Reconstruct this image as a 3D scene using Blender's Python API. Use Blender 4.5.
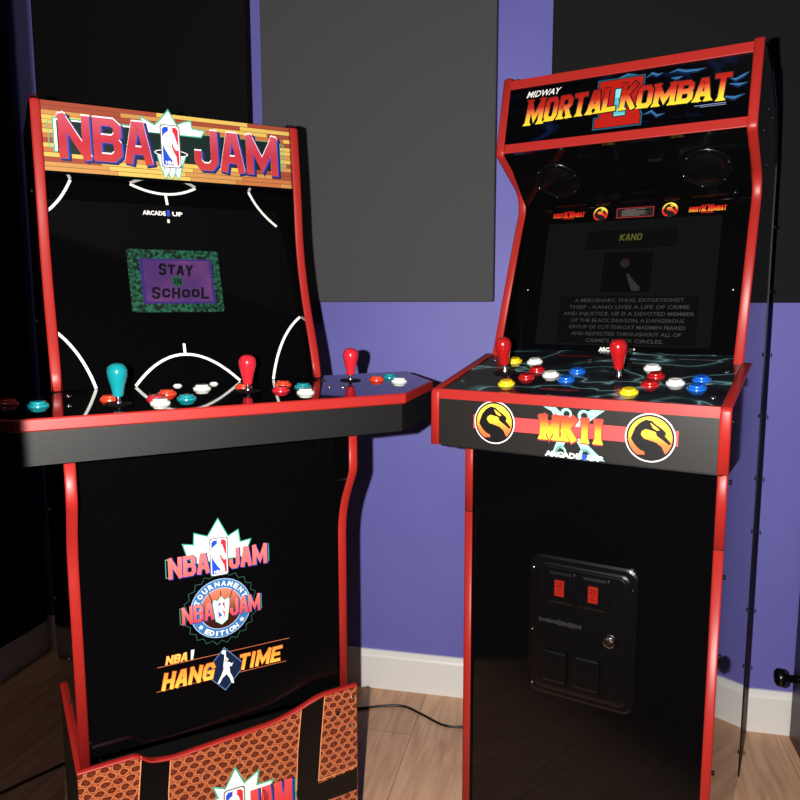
import bpy, math, random
from mathutils import Vector, Matrix
random.seed(7)
for o in list(bpy.data.objects): bpy.data.objects.remove(o)
SC = bpy.context.scene
COL = SC.collection
H = 1.137                                    # camera height

# ---------------------------------------------------------------- camera
cam = bpy.data.cameras.new('camera'); co = bpy.data.objects.new('camera', cam); COL.objects.link(co)
cam.sensor_width = 36; cam.lens = 742.73/800*36; cam.clip_start = .02
pitch = math.atan((400-302.64)/742.73); roll = -.0019
F = Vector((0, math.cos(pitch), -math.sin(pitch))); U = Vector((0, math.sin(pitch), math.cos(pitch))); R = Vector((1, 0, 0))
c_, s_ = math.cos(roll), math.sin(roll)
R2 = R*c_+U*s_; U2 = U*c_-R*s_
m = Matrix((R2, U2, -F)).transposed().to_4x4(); m.translation = (0, 0, H)
co.matrix_world = m
SC.camera = co

# ---------------------------------------------------------------- light
w = bpy.data.worlds.new('world'); SC.world = w; w.use_nodes = True
w.node_tree.nodes['Background'].inputs[0].default_value = (.9, .85, .8, 1)
w.node_tree.nodes['Background'].inputs[1].default_value = .006
# camera flash, just left of the lens; its beam is cut on the left
fl = bpy.data.lights.new('camera_flash', 'SPOT'); fo = bpy.data.objects.new('camera_flash', fl); COL.objects.link(fo)
fl.energy = 172; fl.shadow_soft_size = .007; fl.color = (1, .965, .92)
fl.spot_size = math.radians(170); fl.spot_blend = .02
fo.location = (-.085, .02, H+.012)
fo.rotation_euler = (math.radians(90), 0, 0)
# rectangular beam of the flash head: sharp left edge, soft lower edge
fl.use_nodes = True; nt = fl.node_tree; em = nt.nodes['Emission']
tc = nt.nodes.new('ShaderNodeTexCoord'); sp = nt.nodes.new('ShaderNodeSeparateXYZ'); nt.links.new(tc.outputs['Normal'], sp.inputs[0])
def mth(op, a, b=None):
    n = nt.nodes.new('ShaderNodeMath'); n.operation = op
    for k, v in enumerate((a, b)):
        if v is None: continue
        if isinstance(v, (int, float)): n.inputs[k].default_value = v
        else: nt.links.new(v, n.inputs[k])
    return n.outputs[0]
def edge(v, lo, hi):
    n = nt.nodes.new('ShaderNodeMapRange'); n.interpolation_type = 'SMOOTHSTEP'; nt.links.new(v, n.inputs[0])
    n.inputs[1].default_value = lo; n.inputs[2].default_value = hi; return n.outputs[0]
fz = mth('MAXIMUM', mth('ABSOLUTE', sp.outputs[2]), .001)
kx = mth('DIVIDE', sp.outputs[0], fz); ky = mth('DIVIDE', sp.outputs[1], fz)
nt.links.new(mth('MULTIPLY', edge(kx, -.442, -.431), edge(ky, -1.5, -.72)), em.inputs['Strength'])
# dim room lamp over the left corner
al = bpy.data.lights.new('room_lamp', 'AREA'); ao = bpy.data.objects.new('room_lamp', al); COL.objects.link(ao)
al.energy = 2.0; al.size = .25; al.color = (1, .85, .7)
ao.location = (-1.12, 1.45, 2.45); ao.rotation_euler = Vector((.05, .25, -1.7)).to_track_quat('-Z', 'Y').to_euler()
SC.view_settings.view_transform = 'Standard'; SC.view_settings.look = 'None'
SC.view_settings.gamma = 1; SC.view_settings.use_curve_mapping = False
SC.view_settings.exposure = 0

# ---------------------------------------------------------------- materials
def lin(c):
    o = []
    for v in c:
        v = v/255
        o.append(v/12.92 if v <= .04045 else ((v+.055)/1.055)**2.4)
    return (*o, 1)
MATS = {}
def mat(name, rgb, rough=.5, spec=.5, metal=0, emit=0, coat=0, bump=0, bscale=300, emitc=None):
    if name in MATS: return MATS[name]
    m = bpy.data.materials.new(name); m.use_nodes = True; MATS[name] = m
    nt = m.node_tree; b = nt.nodes['Principled BSDF']
    b.inputs['Base Color'].default_value = lin(rgb)
    b.inputs['Roughness'].default_value = rough
    b.inputs['Specular IOR Level'].default_value = spec
    b.inputs['Metallic'].default_value = metal
    b.inputs['Coat Weight'].default_value = coat
    b.inputs['Coat Roughness'].default_value = .03
    if emit:
        b.inputs['Emission Color'].default_value = lin(emitc or rgb); b.inputs['Emission Strength'].default_value = emit
    if bump:
        tc = nt.nodes.new('ShaderNodeTexCoord'); n = nt.nodes.new('ShaderNodeTexNoise'); bu = nt.nodes.new('ShaderNodeBump')
        n.inputs['Scale'].default_value = bscale; n.inputs['Detail'].default_value = 3
        bu.inputs['Strength'].default_value = bump; bu.inputs['Distance'].default_value = .001
        nt.links.new(tc.outputs['Object'], n.inputs['Vector']); nt.links.new(n.outputs['Fac'], bu.inputs['Height'])
        nt.links.new(bu.outputs['Normal'], b.inputs['Normal'])
    return m
def N(nt, t, **kw):
    n = nt.nodes.new(t)
    for k, v in kw.items():
        if k in n.inputs.keys(): n.inputs[k].default_value = v
        else: setattr(n, k, v)
    return n
def ramp(nt, stops):
    r = nt.nodes.new('ShaderNodeValToRGB'); e = r.color_ramp.elements
    while len(e) < len(stops): e.new(.5)
    for i, (p, c) in enumerate(stops): e[i].position = p; e[i].color = lin(c)
    return r
def grad_mat(name, z0, z1, stops, rough=.3, axis=2):
    m = mat(name, (200, 60, 40), rough, .4); nt = m.node_tree
    tc = N(nt, 'ShaderNodeTexCoord'); sp = N(nt, 'ShaderNodeSeparateXYZ'); mr = N(nt, 'ShaderNodeMapRange')
    mr.inputs[1].default_value = z0; mr.inputs[2].default_value = z1
    r = ramp(nt, stops)
    nt.links.new(tc.outputs['Object'], sp.inputs[0]); nt.links.new(sp.outputs[axis], mr.inputs[0])
    nt.links.new(mr.outputs[0], r.inputs[0]); nt.links.new(r.outputs[0], nt.nodes['Principled BSDF'].inputs['Base Color'])
    return m
RED = mat('red_edge_trim', (158, 32, 26), .42, .5)
BLK = mat('black_laminate', (5, 5, 6), .05, .35, bump=.03, bscale=60)
SIDE = mat('glossy_black_side', (7, 7, 8), .045, .75)
BLKM = mat('matte_black', (5, 5, 5), .55, .25)
DECKB = mat('skirt_black', (19, 19, 19), .5, .3, bump=.35, bscale=900)
GLOSS = mat('glossy_black_acrylic', (5, 5, 6), .035, .9)
GLASS = mat('black_bezel', (5, 5, 6), .05, .35)
WHITE = mat('white_print', (235, 232, 226), .35)
CHROME = mat('chrome', (220, 220, 220), .12, .5, metal=1)
SCREW = mat('black_screw', (4, 4, 4), .55, .3)
MOLD = mat('coin_door_plastic', (5, 5, 6), .28, .32, bump=.15, bscale=500)
BLUE = mat('blue_print', (40, 70, 170), .35)
NAVY = mat('navy_print', (22, 30, 80), .35)
GREEN = mat('green_print', (60, 165, 130), .35)
DGREEN = mat('dark_green_print', (8, 30, 24), .35)
LRED = mat('letter_red', (214, 62, 66), .3)
CYAN = mat('cyan_print', (120, 200, 205), .35)
SKY = mat('lightning_blue', (40, 120, 190), .35)
SALMON = mat('salmon_print', (210, 70, 70), .35)
YEL = mat('yellow_print', (240, 190, 50), .35)

# ---------------------------------------------------------------- mesh builder
class MB:
    def __init__(s): s.v = []; s.f = []; s.mi = []; s.ml = []; s.sm = []
    def mid(s, m):
        if m not in s.ml: s.ml.append(m)
        return s.ml.index(m)
    def face(s, pts, m, smooth=False):
        i = len(s.v); s.v += [tuple(p) for p in pts]; s.f.append(list(range(i, i+len(pts)))); s.mi.append(s.mid(m)); s.sm.append(smooth)
    def grid(s, rows, m, smooth=True, close=False):
        i = len(s.v); n = len(rows[0])
        for r in rows: s.v += [tuple(p) for p in r]
        for a in range(len(rows)-1):
            for b in range(n if close else n-1):
                b2 = (b+1) % n
                s.f.append([i+a*n+b, i+a*n+b2, i+(a+1)*n+b2, i+(a+1)*n+b]); s.mi.append(s.mid(m)); s.sm.append(smooth)
    def prism(s, poly, f, w0, w1, m):
        """poly of 2D points, f(a,b,w) -> 3D"""
        n = len(poly); i = len(s.v)
        s.v += [tuple(f(a, b, w0)) for a, b in poly]+[tuple(f(a, b, w1)) for a, b in poly]
        k = s.mid(m)
        s.f.append([i+j for j in range(n)][::-1]); s.f.append([i+n+j for j in range(n)])
        for j in range(n): s.f.append([i+j, i+(j+1) % n, i+n+(j+1) % n, i+n+j])
        s.mi += [k]*(n+2); s.sm += [False]*(n+2)
    def box(s, lo, hi, m, f=lambda a, b, c: (a, b, c)):
        s.prism([(lo[0], lo[1]), (hi[0], lo[1]), (hi[0], hi[1]), (lo[0], hi[1])], f, lo[2], hi[2], m)
    def lathe(s, f, cu, cv, prof, m, n=28, smooth=True):
        """revolve prof [(r,w)] about the plane normal at (cu,cv)"""
        rows = []
        for r, w in prof:
            rows.append([f(cu+r*math.cos(2*math.pi*k/n), cv+r*math.sin(2*math.pi*k/n), w) for k in range(n)])
        s.grid(rows, m, smooth, True)
    def tube(s, pts, r, m, n=10):
        rows = []
        pts = [Vector(p) for p in pts]
        for i, p in enumerate(pts):
            d = (pts[min(i+1, len(pts)-1)]-pts[max(i-1, 0)]).normalized()
            a = d.orthogonal().normalized() if abs(d.z) > .9 else d.cross(Vector((0, 0, 1))).normalized()
            b = d.cross(a)
            rows.append([p+a*r*math.cos(2*math.pi*k/n)+b*r*math.sin(2*math.pi*k/n) for k in range(n)])
        s.grid(rows, m, True, True); s.face(rows[0][::-1], m); s.face(rows[-1], m)
    def build(s, name, parent=None, bevel=0, fix=True):
        me = bpy.data.meshes.new(name); me.from_pydata(s.v, [], s.f)
        for m in s.ml: me.materials.append(m)
        me.polygons.foreach_set('material_index', s.mi); me.polygons.foreach_set('use_smooth', s.sm)
        o = bpy.data.objects.new(name, me); COL.objects.link(o)
        if fix:
            import bmesh
            bm = bmesh.new(); bm.from_mesh(me); bmesh.ops.remove_doubles(bm, verts=bm.verts, dist=1e-6)
            bmesh.ops.recalc_face_normals(bm, faces=bm.faces); bm.to_mesh(me); bm.free()
        if bevel:
            b = o.modifiers.new('bevel', 'BEVEL'); b.width = bevel; b.segments = 2; b.limit_method = 'ANGLE'
        if parent: o.parent = parent
        return o
def tag(o, label=None, cat=None, group=None, kind=None):
    if label: o['label'] = label
    if cat: o['category'] = cat
    if group: o['group'] = group
    if kind: o['kind'] = kind
    return o

def rounded(cx, cy, hw, hh, r, n=6):
    p = []
    for sx, sy, a0 in ((1, 1, 0), (-1, 1, 90), (-1, -1, 180), (1, -1, 270)):
        for k in range(n+1):
            a = math.radians(a0+90*k/n); p.append((cx+sx*(hw-r)+r*math.cos(a), cy+sy*(hh-r)+r*math.sin(a)))
    return p
def circle(cx, cy, r, n=40): return [(cx+r*math.cos(2*math.pi*k/n), cy+r*math.sin(2*math.pi*k/n)) for k in range(n)]
def fillet(pts, rad, n=6, closed=False):
    out = []; L = len(pts)
    for i, p in enumerate(pts):
        r = rad[i] if isinstance(rad, (list, tuple)) else rad
        if (not closed and i in (0, L-1)) or r == 0: out.append(p); continue
        a = Vector(pts[i-1]); b = Vector(p); c = Vector(pts[(i+1) % L])
        d1 = (a-b); d2 = (c-b); t = min(r, d1.length*.48, d2.length*.48)
        p1 = b+d1.normalized()*t; p2 = b+d2.normalized()*t
        for k in range(n+1):
            s = k/n; q = p1*(1-s)**2+b*2*s*(1-s)+p2*s*s; out.append((q.x, q.y))
    return out

# planes on a cabinet: u to the right, v along A->B, w out of the surface
D0 = 1.6
def LP(u, D, z): return (u, D-D0, z)
class Plane:
    def __init__(s, A, B):
        s.A = A; l = math.hypot(B[0]-A[0], B[1]-A[1]); s.len = l
        s.d = ((B[0]-A[0])/l, (B[1]-A[1])/l); s.n = (-s.d[1], s.d[0])
    def __call__(s, u, v, w=0):
        return LP(u, s.A[0]+v*s.d[0]+w*s.n[0], s.A[1]+v*s.d[1]+w*s.n[1])
ST = .0003
def poly(mb, P, pts, m, lvl): mb.face([P(u, v, lvl*ST) for u, v in pts], m)
def rect(mb, P, u0, v0, u1, v1, m, lvl): poly(mb, P, [(u0, v0), (u1, v0), (u1, v1), (u0, v1)], m, lvl)

def stroke(mb, P, pts, t, m, lvl, cap=True, closed=False):
    """mitred band along a polyline"""
    V = [Vector(p) for p in pts]
    V2 = [V[0]]
    for p in V[1:]:
        if (p-V2[-1]).length > 1e-6: V2.append(p)
    V = V2
    if not closed and len(V) > 3 and (V[0]-V[-1]).length < 1e-6: V = V[:-1]; closed = True
    n = len(V)
    if n < 2: return
    if cap and not closed:
        V[0] = V[0]+(V[0]-V[1]).normalized()*t/2; V[-1] = V[-1]+(V[-1]-V[-2]).normalized()*t/2
    L_, R_ = [], []
    for i in range(n):
        if closed: a = (V[i]-V[i-1]).normalized(); b = (V[(i+1) % n]-V[i]).normalized()
        else:
            a = (V[i]-V[max(i-1, 0)]).normalized() if i else (V[1]-V[0]).normalized()
            b = (V[i+1]-V[i]).normalized() if i < n-1 else a
        na = Vector((-a.y, a.x)); nb = Vector((-b.y, b.x)); mm = na+nb
        if mm.length < .2: mm = na
        mm.normalize(); k = t/2/max(.45, mm.dot(na))
        L_.append(V[i]+mm*k); R_.append(V[i]-mm*k)
    rng = range(n) if closed else range(n-1)
    for i in rng:
        j = (i+1) % n
        mb.face([P(q.x, q.y, lvl*ST) for q in (R_[i], R_[j], L_[j], L_[i])], m)

GL = {
 'N': [[(0, 0), (0, 1)], [(1, 0), (1, 1)], [(0, 1), (1, 0)]],
 'B': [[(0, 0), (0, 1), (.75, 1), (1, .88), (1, .66), (.8, .53), (1, .4), (1, .13), (.75, 0), (0, 0)], [(0, .53), (.8, .53)]],
 'A': [[(0, 0), (.36, 1), (.64, 1), (1, 0)], [(.12, .28), (.88, .28)]],
 'J': [[(1, 1), (1, .15), (.75, 0), (.25, 0), (0, .15), (0, .36)]],
 'M': [[(0, 0), (0, 1)], [(1, 0), (1, 1)], [(0, 1), (.5, .2), (1, 1)]],
 'K': [[(0, 0), (0, 1)], [(1, 1), (0, .42)], [(.28, .56), (1, 0)]],
 'I': [[(.5, 0), (.5, 1)]],
 'O': [[(.2, 0), (0, .15), (0, .85), (.2, 1), (.8, 1), (1, .85), (1, .15), (.8, 0), (.2, 0)]],
 'R': [[(0, 0), (0, 1), (.75, 1), (1, .85), (1, .62), (.75, .48), (0, .48)], [(.6, .48), (1, 0)]],
 'T': [[(.5, 0), (.5, 1)], [(0, 1), (1, 1)]],
 'L': [[(0, 1), (0, 0), (1, 0)]],
 'H': [[(0, 0), (0, 1)], [(1, 0), (1, 1)], [(0, .5), (1, .5)]],
 'G': [[(1, .8), (.8, 1), (.2, 1), (0, .8), (0, .2), (.2, 0), (1, 0), (1, .45), (.55, .45)]],
 'E': [[(1, 1), (0, 1), (0, 0), (1, 0)], [(0, .5), (.8, .5)]],
 'S': [[(1, .85), (.8, 1), (.2, 1), (0, .85), (0, .6), (1, .4), (1, .15), (.8, 0), (.2, 0), (0, .15)]],
 'C': [[(1, .8), (.8, 1), (.2, 1), (0, .8), (0, .2), (.2, 0), (.8, 0), (1, .2)]],
 'Y': [[(0, 1), (.5, .5), (1, 1)], [(.5, .5), (.5, 0)]],
 'U': [[(0, 1), (0, .15), (.2, 0), (.8, 0), (1, .15), (1, 1)]],
 'D': [[(0, 0), (0, 1), (.7, 1), (1, .8), (1, .2), (.7, 0), (0, 0)]],
}
WID = {'M': 1.35, 'I': .45, 'J': .95, 'N': 1.08, 'W': 1.4}
def word(mb, P, text, u0, v0, u1, v1, t, m, lvl, gap=.12, shear=0, rise=0, serif=0, outline=None, ol=1.5, heights=None, off=(0, 0)):
    """block-lettered word in the box; t stroke width in metres; rise lifts the right end"""
    tot = sum(WID.get(c, 1) if c != ' ' else .6 for c in text)+gap*(len(text)-1)
    k = (u1-u0)/tot; x = u0; lo = lvl-1; hi = lvl
    for i, c in enumerate(text):
        wd = (WID.get(c, 1) if c != ' ' else .6)*k
        if c != ' ':
            hh = heights[i] if heights else (v0, v1)
            def T(p, x=x, wd=wd, hh=hh, tt=t):
                a = x+tt/2+p[0]*max(wd-tt, 0); b = hh[0]+tt/2+p[1]*(hh[1]-hh[0]-tt)
                b += rise*((a-u0)/(u1-u0)); a += shear*(b-v0)
                return (a+off[0], b+off[1])
            for st in GL[c]:
                pp = [T(p) for p in st]
                lo += .08; hi += .08
                if outline: stroke(mb, P, pp, t*ol, outline, lo)
                stroke(mb, P, pp, t, m, hi)
                if serif:
                    for e, q in ((st[0], st[1]), (st[-1], st[-2])):
                        if e[1] in (0, 1) and abs(e[0]-q[0]) < .45:
                            a, b = T(e); sg = 1 if e[1] == 1 else -1
                            s = t*serif; hi += .08
                            b += sg*t*.5
                            poly(mb, P, [(a-s, b), (a+s, b), (a+t*.5, b-sg*t*.7), (a-t*.5, b-sg*t*.7)], m, hi)
        x += wd+gap*k

def txt(mb, P, body, cu, cv, height, m, lvl, width=None, shear=0, bold=0, rot=0, align='CENTER'):
    """small lettering from the built-in font"""
    cu_ = bpy.data.curves.new('t', 'FONT'); cu_.body = body; cu_.size = 1; cu_.offset = bold; cu_.resolution_u = 2
    ob = bpy.data.objects.new('t', cu_); COL.objects.link(ob)
    bpy.context.view_layer.update()
    me = ob.evaluated_get(bpy.context.evaluated_depsgraph_get()).to_mesh()
    vs = [v.co.copy() for v in me.vertices]; fs = [list(p.vertices) for p in me.polygons]
    bpy.data.objects.remove(ob)
    if not vs: return
    x0 = min(v.x for v in vs); x1 = max(v.x for v in vs)
    sy = height/.7; sx = (width/(x1-x0)) if width else sy
    c, s = math.cos(rot), math.sin(rot)
    i = len(mb.v)
    for v in vs:
        a = (v.x-(x0 if align == 'LEFT' else (x0+x1)/2))*sx; b = (v.y-.35)*sy; a += shear*b
        mb.v.append(P(cu+a*c-b*s, cv+a*s+b*c, lvl*ST))
    for f in fs: mb.f.append([i+j for j in f]); mb.mi.append(mb.mid(m)); mb.sm.append(False)

def cabinet_empty(name, uc, adeg, sgn):
    a = math.radians(adeg); d = Vector((math.sin(a), math.cos(a), 0))*sgn; n = Vector((-d.y, d.x, 0))
    o = bpy.data.objects.new(name, None); COL.objects.link(o)
    o.location = d*uc+n*D0; o.rotation_euler = (0, 0, math.atan2(d.y, d.x)); o.empty_display_size = .2
    return o

def side_panel(parent, u0, u1, prof, m=SIDE):
    mb = MB(); mb.prism(prof, lambda a, b, w: LP(w, a, b), u0, u1, m)
    return mb.build('side_panel', parent)
def edge_trim(parent, u0, u1, path, name='edge_trim', m=RED, th=.0022, inward=1):
    """rubber edging laid along a (D,z) path; bulges to the front"""
    V = [Vector(p) for p in path]; rows = []
    e = .0006
    sec = [(-e, 0), (-e, .4), (.12, .85), (.35, 1), (.65, 1), (.88, .85), (1+e, .4), (1+e, 0)]
    for i in range(len(V)):
        a = (V[i]-V[max(i-1, 0)]); b = (V[min(i+1, len(V)-1)]-V[i])
        if a.length < 1e-9: a = b
        if b.length < 1e-9: b = a
        t = (a.normalized()+b.normalized()).normalized(); nn = Vector((-t.y, t.x))*inward
        row = []
        for s, k in sec:
            uu = (u0+(u1-u0)*s) if s >= 0 and s <= 1 else (u0-e if s < 0 else u1+e)
            q = V[i]+nn*(th*k-.0004)
            row.append(LP(uu, q.x, q.y))
        rows.append(row)
    mb = MB(); mb.grid(rows, m, True, True); mb.face(rows[0], m); mb.face(rows[-1][::-1], m)
    return mb.build(name, parent)
def screw(parent, u, D, z, sx=1, r=.0045):
    mb = MB()
    f = lambda a, b, w: LP(u+sx*w, D+a, z+b)
    mb.lathe(f, 0, 0, [(r, 0), (r, .0012), (r*.7, .0025), (0.0001, .003)], SCREW, 12)
    return mb.build('screw', parent)

def joystick(parent, P, u, v, m, label, hgt=.0):
    mb = MB()
    mb.lathe(P, u, v, [(.0001, .0016), (.0205, .0016), (.0215, .0004)], BLKM, 28)
    mb.lathe(P, u, v, [(.0048, .001), (.0048, .004), (.0036, .006), (.0036, .026+hgt)], CHROME, 16)
    h = .012+hgt
    prof = [(.0001, h), (.0078, h), (.0092, h+.0015), (.0098, h+.006), (.0118, h+.018), (.0146, h+.03), (.0168, h+.040), (.0178, h+.047), (.0176, h+.053), (.0160, h+.059), (.0128, h+.0635), (.0080, h+.0665), (.0001, h+.0678)]
    prof = [(a*.88, h+(b-h)*.80) for a, b in prof]
    # smooth bat handle
    fine = []
    for i in range(len(prof)-1):
        for k in range(3):
            t = k/3; fine.append((prof[i][0]*(1-t)+prof[i+1][0]*t, prof[i][1]*(1-t)+prof[i+1][1]*t))
    mb.lathe(P, u, v, fine+[prof[-1]], m, 32)
    o = mb.build('joystick', parent); o['label'] = label
    return o
def button(parent, P, u, v, m, label, r=.0165):
    mb = MB()
    k = r/.0165
    mb.lathe(P, u, v, [(.0160*k, 0), (.0160*k, .0022*k), (.0152*k, .0034*k), (.0130*k, .0044*k), (.0120*k, .0048*k)], m, 28)
    mb.lathe(P, u, v, [(.0118*k, .0036*k), (.0116*k, .0072*k), (.0106*k, .0080*k), (.006*k, .0077*k), (.0001, .0075*k)], m, 28)
    o = mb.build('push_button', parent); o['label'] = label
    return o

exec_parts = []
# ================================================================= ROOM
aB = math.radians(-77.2); dB = Vector((-math.sin(aB), -math.cos(aB), 0)); nB = Vector((-dB.y, dB.x, 0))
ROOM = dB.x, dB.y
def RW(a, b, z): p = dB*a+nB*b; return (p.x, p.y, z)          # room coordinates -> world
WB = 2.026; UL = -1.666; UR = 1.55
def wall_mat():
    m = mat('purple_wall_paint', (104, 101, 176), .55, .3); nt = m.node_tree; b = nt.nodes['Principled BSDF']
    tc = N(nt, 'ShaderNodeTexCoord'); n = N(nt, 'ShaderNodeTexNoise', Scale=2.2, Detail=4.0)
    r = ramp(nt, [(.3, (98, 95, 170)), (.75, (110, 107, 180))])
    nt.links.new(tc.outputs['Object'], n.inputs['Vector']); nt.links.new(n.outputs['Fac'], r.inputs[0]); nt.links.new(r.outputs[0], b.inputs['Base Color'])
    n2 = N(nt, 'ShaderNodeTexNoise', Scale=180.0, Detail=3.0); bu = N(nt, 'ShaderNodeBump', Strength=.12, Distance=.002)
    nt.links.new(tc.outputs['Object'], n2.inputs['Vector']); nt.links.new(n2.outputs['Fac'], bu.inputs['Height']); nt.links.new(bu.outputs[0], b.inputs['Normal'])
    return m
WALL = wall_mat()
def floor_mat():
    m = mat('oak_laminate', (165, 120, 90), .42, .3); nt = m.node_tree; b = nt.nodes['Principled BSDF']
    tc = N(nt, 'ShaderNodeTexCoord'); mp = N(nt, 'ShaderNodeMapping')
    mp.inputs['Rotation'].default_value = (0, 0, math.radians(-77.2))
    br = N(nt, 'ShaderNodeTexBrick', Scale=1.0); br.inputs['Brick Width'].default_value = 1.2; br.inputs['Row Height'].default_value = .19
    br.inputs['Mortar Size'].default_value = .0012; br.inputs['Mortar Smooth'].default_value = .2
    br.inputs['Color1'].default_value = lin((214, 170, 136)); br.inputs['Color2'].default_value = lin((200, 156, 124)); br.inputs['Mortar'].default_value = lin((150, 108, 82))
    mp2 = N(nt, 'ShaderNodeMapping'); mp2.inputs['Scale'].default_value = (2.2, 26, 1)
    n = N(nt, 'ShaderNodeTexNoise', Scale=2.2, Detail=8.0, Distortion=.7)
    r = ramp(nt, [(.3, (222, 212, 205)), (.6, (255, 255, 255))])
    mx = N(nt, 'ShaderNodeMixRGB', blend_type='MULTIPLY'); mx.inputs[0].default_value = 1
    L = nt.links.new
    L(tc.outputs['Object'], mp.inputs[0]); L(mp.outputs[0], br.inputs['Vector']); L(mp.outputs[0], mp2.inputs[0]); L(mp2.outputs[0], n.inputs['Vector'])
    L(n.outputs['Fac'], r.inputs[0]); L(br.outputs['Color'], mx.inputs[1]); L(r.outputs[0], mx.inputs[2]); L(mx.outputs[0], b.inputs['Base Color'])
    return m
FLOOR = floor_mat()
BASE = mat('white_baseboard_paint', (226, 224, 220), .4)
mb = MB(); mb.box((UL-.1, -2.2, -.05), (UR+.1, WB+.1, 0), FLOOR, RW); tag(mb.build('floor'), kind='structure')
mb = MB(); mb.box((UL-.1, WB, 0), (UR+.1, WB+.1, 2.6), WALL, RW); tag(mb.build('wall_back'), kind='structure')
mb = MB(); mb.box((UL-.1, -2.2, 0), (UL, WB, 2.6), WALL, RW); tag(mb.build('wall_left'), kind='structure')
mb = MB(); mb.box((UR, -2.2, 0), (UR+.1, WB, 2.6), WALL, RW); tag(mb.build('wall_right'), kind='structure')
mb = MB(); mb.box((UL-.1, -2.2, 2.6), (UR+.1, WB+.1, 2.66), mat('ceiling_paint', (60, 60, 62), .8), RW); tag(mb.build('ceiling'), kind='structure')
bbp = [(0, 0), (.014, 0), (.014, .098), (.011, .104), (.009, .114), (.006, .1165), (0, .1165)]
mb = MB(); mb.prism(bbp, lambda a, b, w_: RW(w_, WB-a, b), UL, UR, BASE); tag(mb.build('baseboard_back'), kind='structure')
mb = MB(); mb.prism(bbp, lambda a, b, w_: RW(UL+a, w_, b), -2.2, WB-.014, BASE); tag(mb.build('baseboard_left'), kind='structure')

def foam_mat(name, rgb, spec):
    m = mat(name, rgb, .8, spec, bump=.5, bscale=420); return m
FGREY = foam_mat('charcoal_fabric', (68, 68, 71), .3); FBLK = foam_mat('black_fabric', (17, 17, 18), .2); FBLK2 = foam_mat('black_fabric_deep', (9, 9, 9), .12)
def acoustic(u0, u1, z0, z1, m, label, axis='back'):
    mb = MB()
    if axis == 'back': mb.box((u0, WB-.042, z0), (u1, WB-.001, z1), m, RW)
    else: mb.box((UL+.001, u0, z0), (UL+.042, u1, z1), m, RW)
    o = mb.build('acoustic_panel', bevel=.004)
    return tag(o, label, 'wall panel')
acoustic(-1.545, -.880, 1.135, 2.35, FBLK2, 'black acoustic wall panel behind the left arcade cabinet')
acoustic(-.838, -.198, 1.139, 2.35, FGREY, 'large charcoal grey acoustic wall panel between the two arcade cabinets')
acoustic(-.060, .60, 1.135, 2.35, FBLK, 'black acoustic wall panel behind the right arcade cabinet')
acoustic(.7, 1.985, .118, 2.35, FBLK2, 'black panel added over the left side wall to make it dark', 'left')  # added sheet, put over the side wall so that it stays near black

# power cables on the floor
def px(x, y, z=.004):
    r = R2*(x-400)+U2*(400-y)+F*742.73; t = (z-H)/r.z; return Vector((r.x*t, r.y*t, z))
CABLE = mat('black_cable', (10, 10, 10), .4)
def smoothpath(pts, n=6):
    out = []
    for i in range(len(pts)-1):
        p0 = pts[max(i-1, 0)]; p1 = pts[i]; p2 = pts[i+1]; p3 = pts[min(i+2, len(pts)-1)]
        for k in range(n):
            t = k/n; out.append(.5*((2*p1)+(p2-p0)*t+(2*p0-5*p1+4*p2-p3)*t*t+(3*p1-p0-3*p2+p3)*t**3))
    return out+[pts[-1]]
mb = MB(); mb.tube(smoothpath([Vector(p) for p in ((-.42, 1.93, .004), (-.25, 1.935, .004), (-.1, 1.965, .004), (-.045, 1.975, .004), (.01, 1.972, .004), (.06, 1.93, .004), (.12, 1.875, .004), (.19, 1.868, .004), (.30, 1.872, .004))]), .0035, CABLE)
tag(mb.build('power_cable'), 'thin black power cable on the wood floor between the two arcade cabinets', 'cable')
mb = MB(); mb.tube(smoothpath([px(-40, 812), px(0, 793), px(30, 779), px(60, 765), px(66, 762)]), .003, CABLE)
tag(mb.build('power_cable'), 'black power cable on the dark floor at the left edge beside the riser', 'cable')

# glossy black cabinet at the right edge with a knob
root = bpy.data.objects.new('side_cabinet', None); COL.objects.link(root); root.location = RW(.86, 1.74, 0)
root.rotation_euler = (0, 0, math.atan2(dB.y, dB.x))
tag(root, 'glossy black cabinet with a black round knob cut off by the right edge', 'cabinet')
BRN = mat('dark_brown_laminate', (34, 13, 11), .4, .3)
f = lambda a, b, c: (a, b, c)
mb = MB(); mb.box((-.268, -.30, .0), (.27, .262, .92), BRN); mb.build('body', root, bevel=.004)
mb = MB(); mb.box((-.275, -.31, .921), (.28, .268, .945), SIDE); mb.build('top_board', root, bevel=.004)
kz = .263
g = lambda a, b, w_: (-.268-w_, .06+a, kz+b)
mb = MB(); mb.lathe(g, 0, 0, [(.016, 0), (.016, .004), (.0085, .007), (.0085, .078), (.018, .080), (.0215, .085), (.0215, .092), (.016, .098), (.0001, .100)], mat('black_knob', (9, 9, 9), .25), 24)
mb.build('knob', root)

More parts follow.
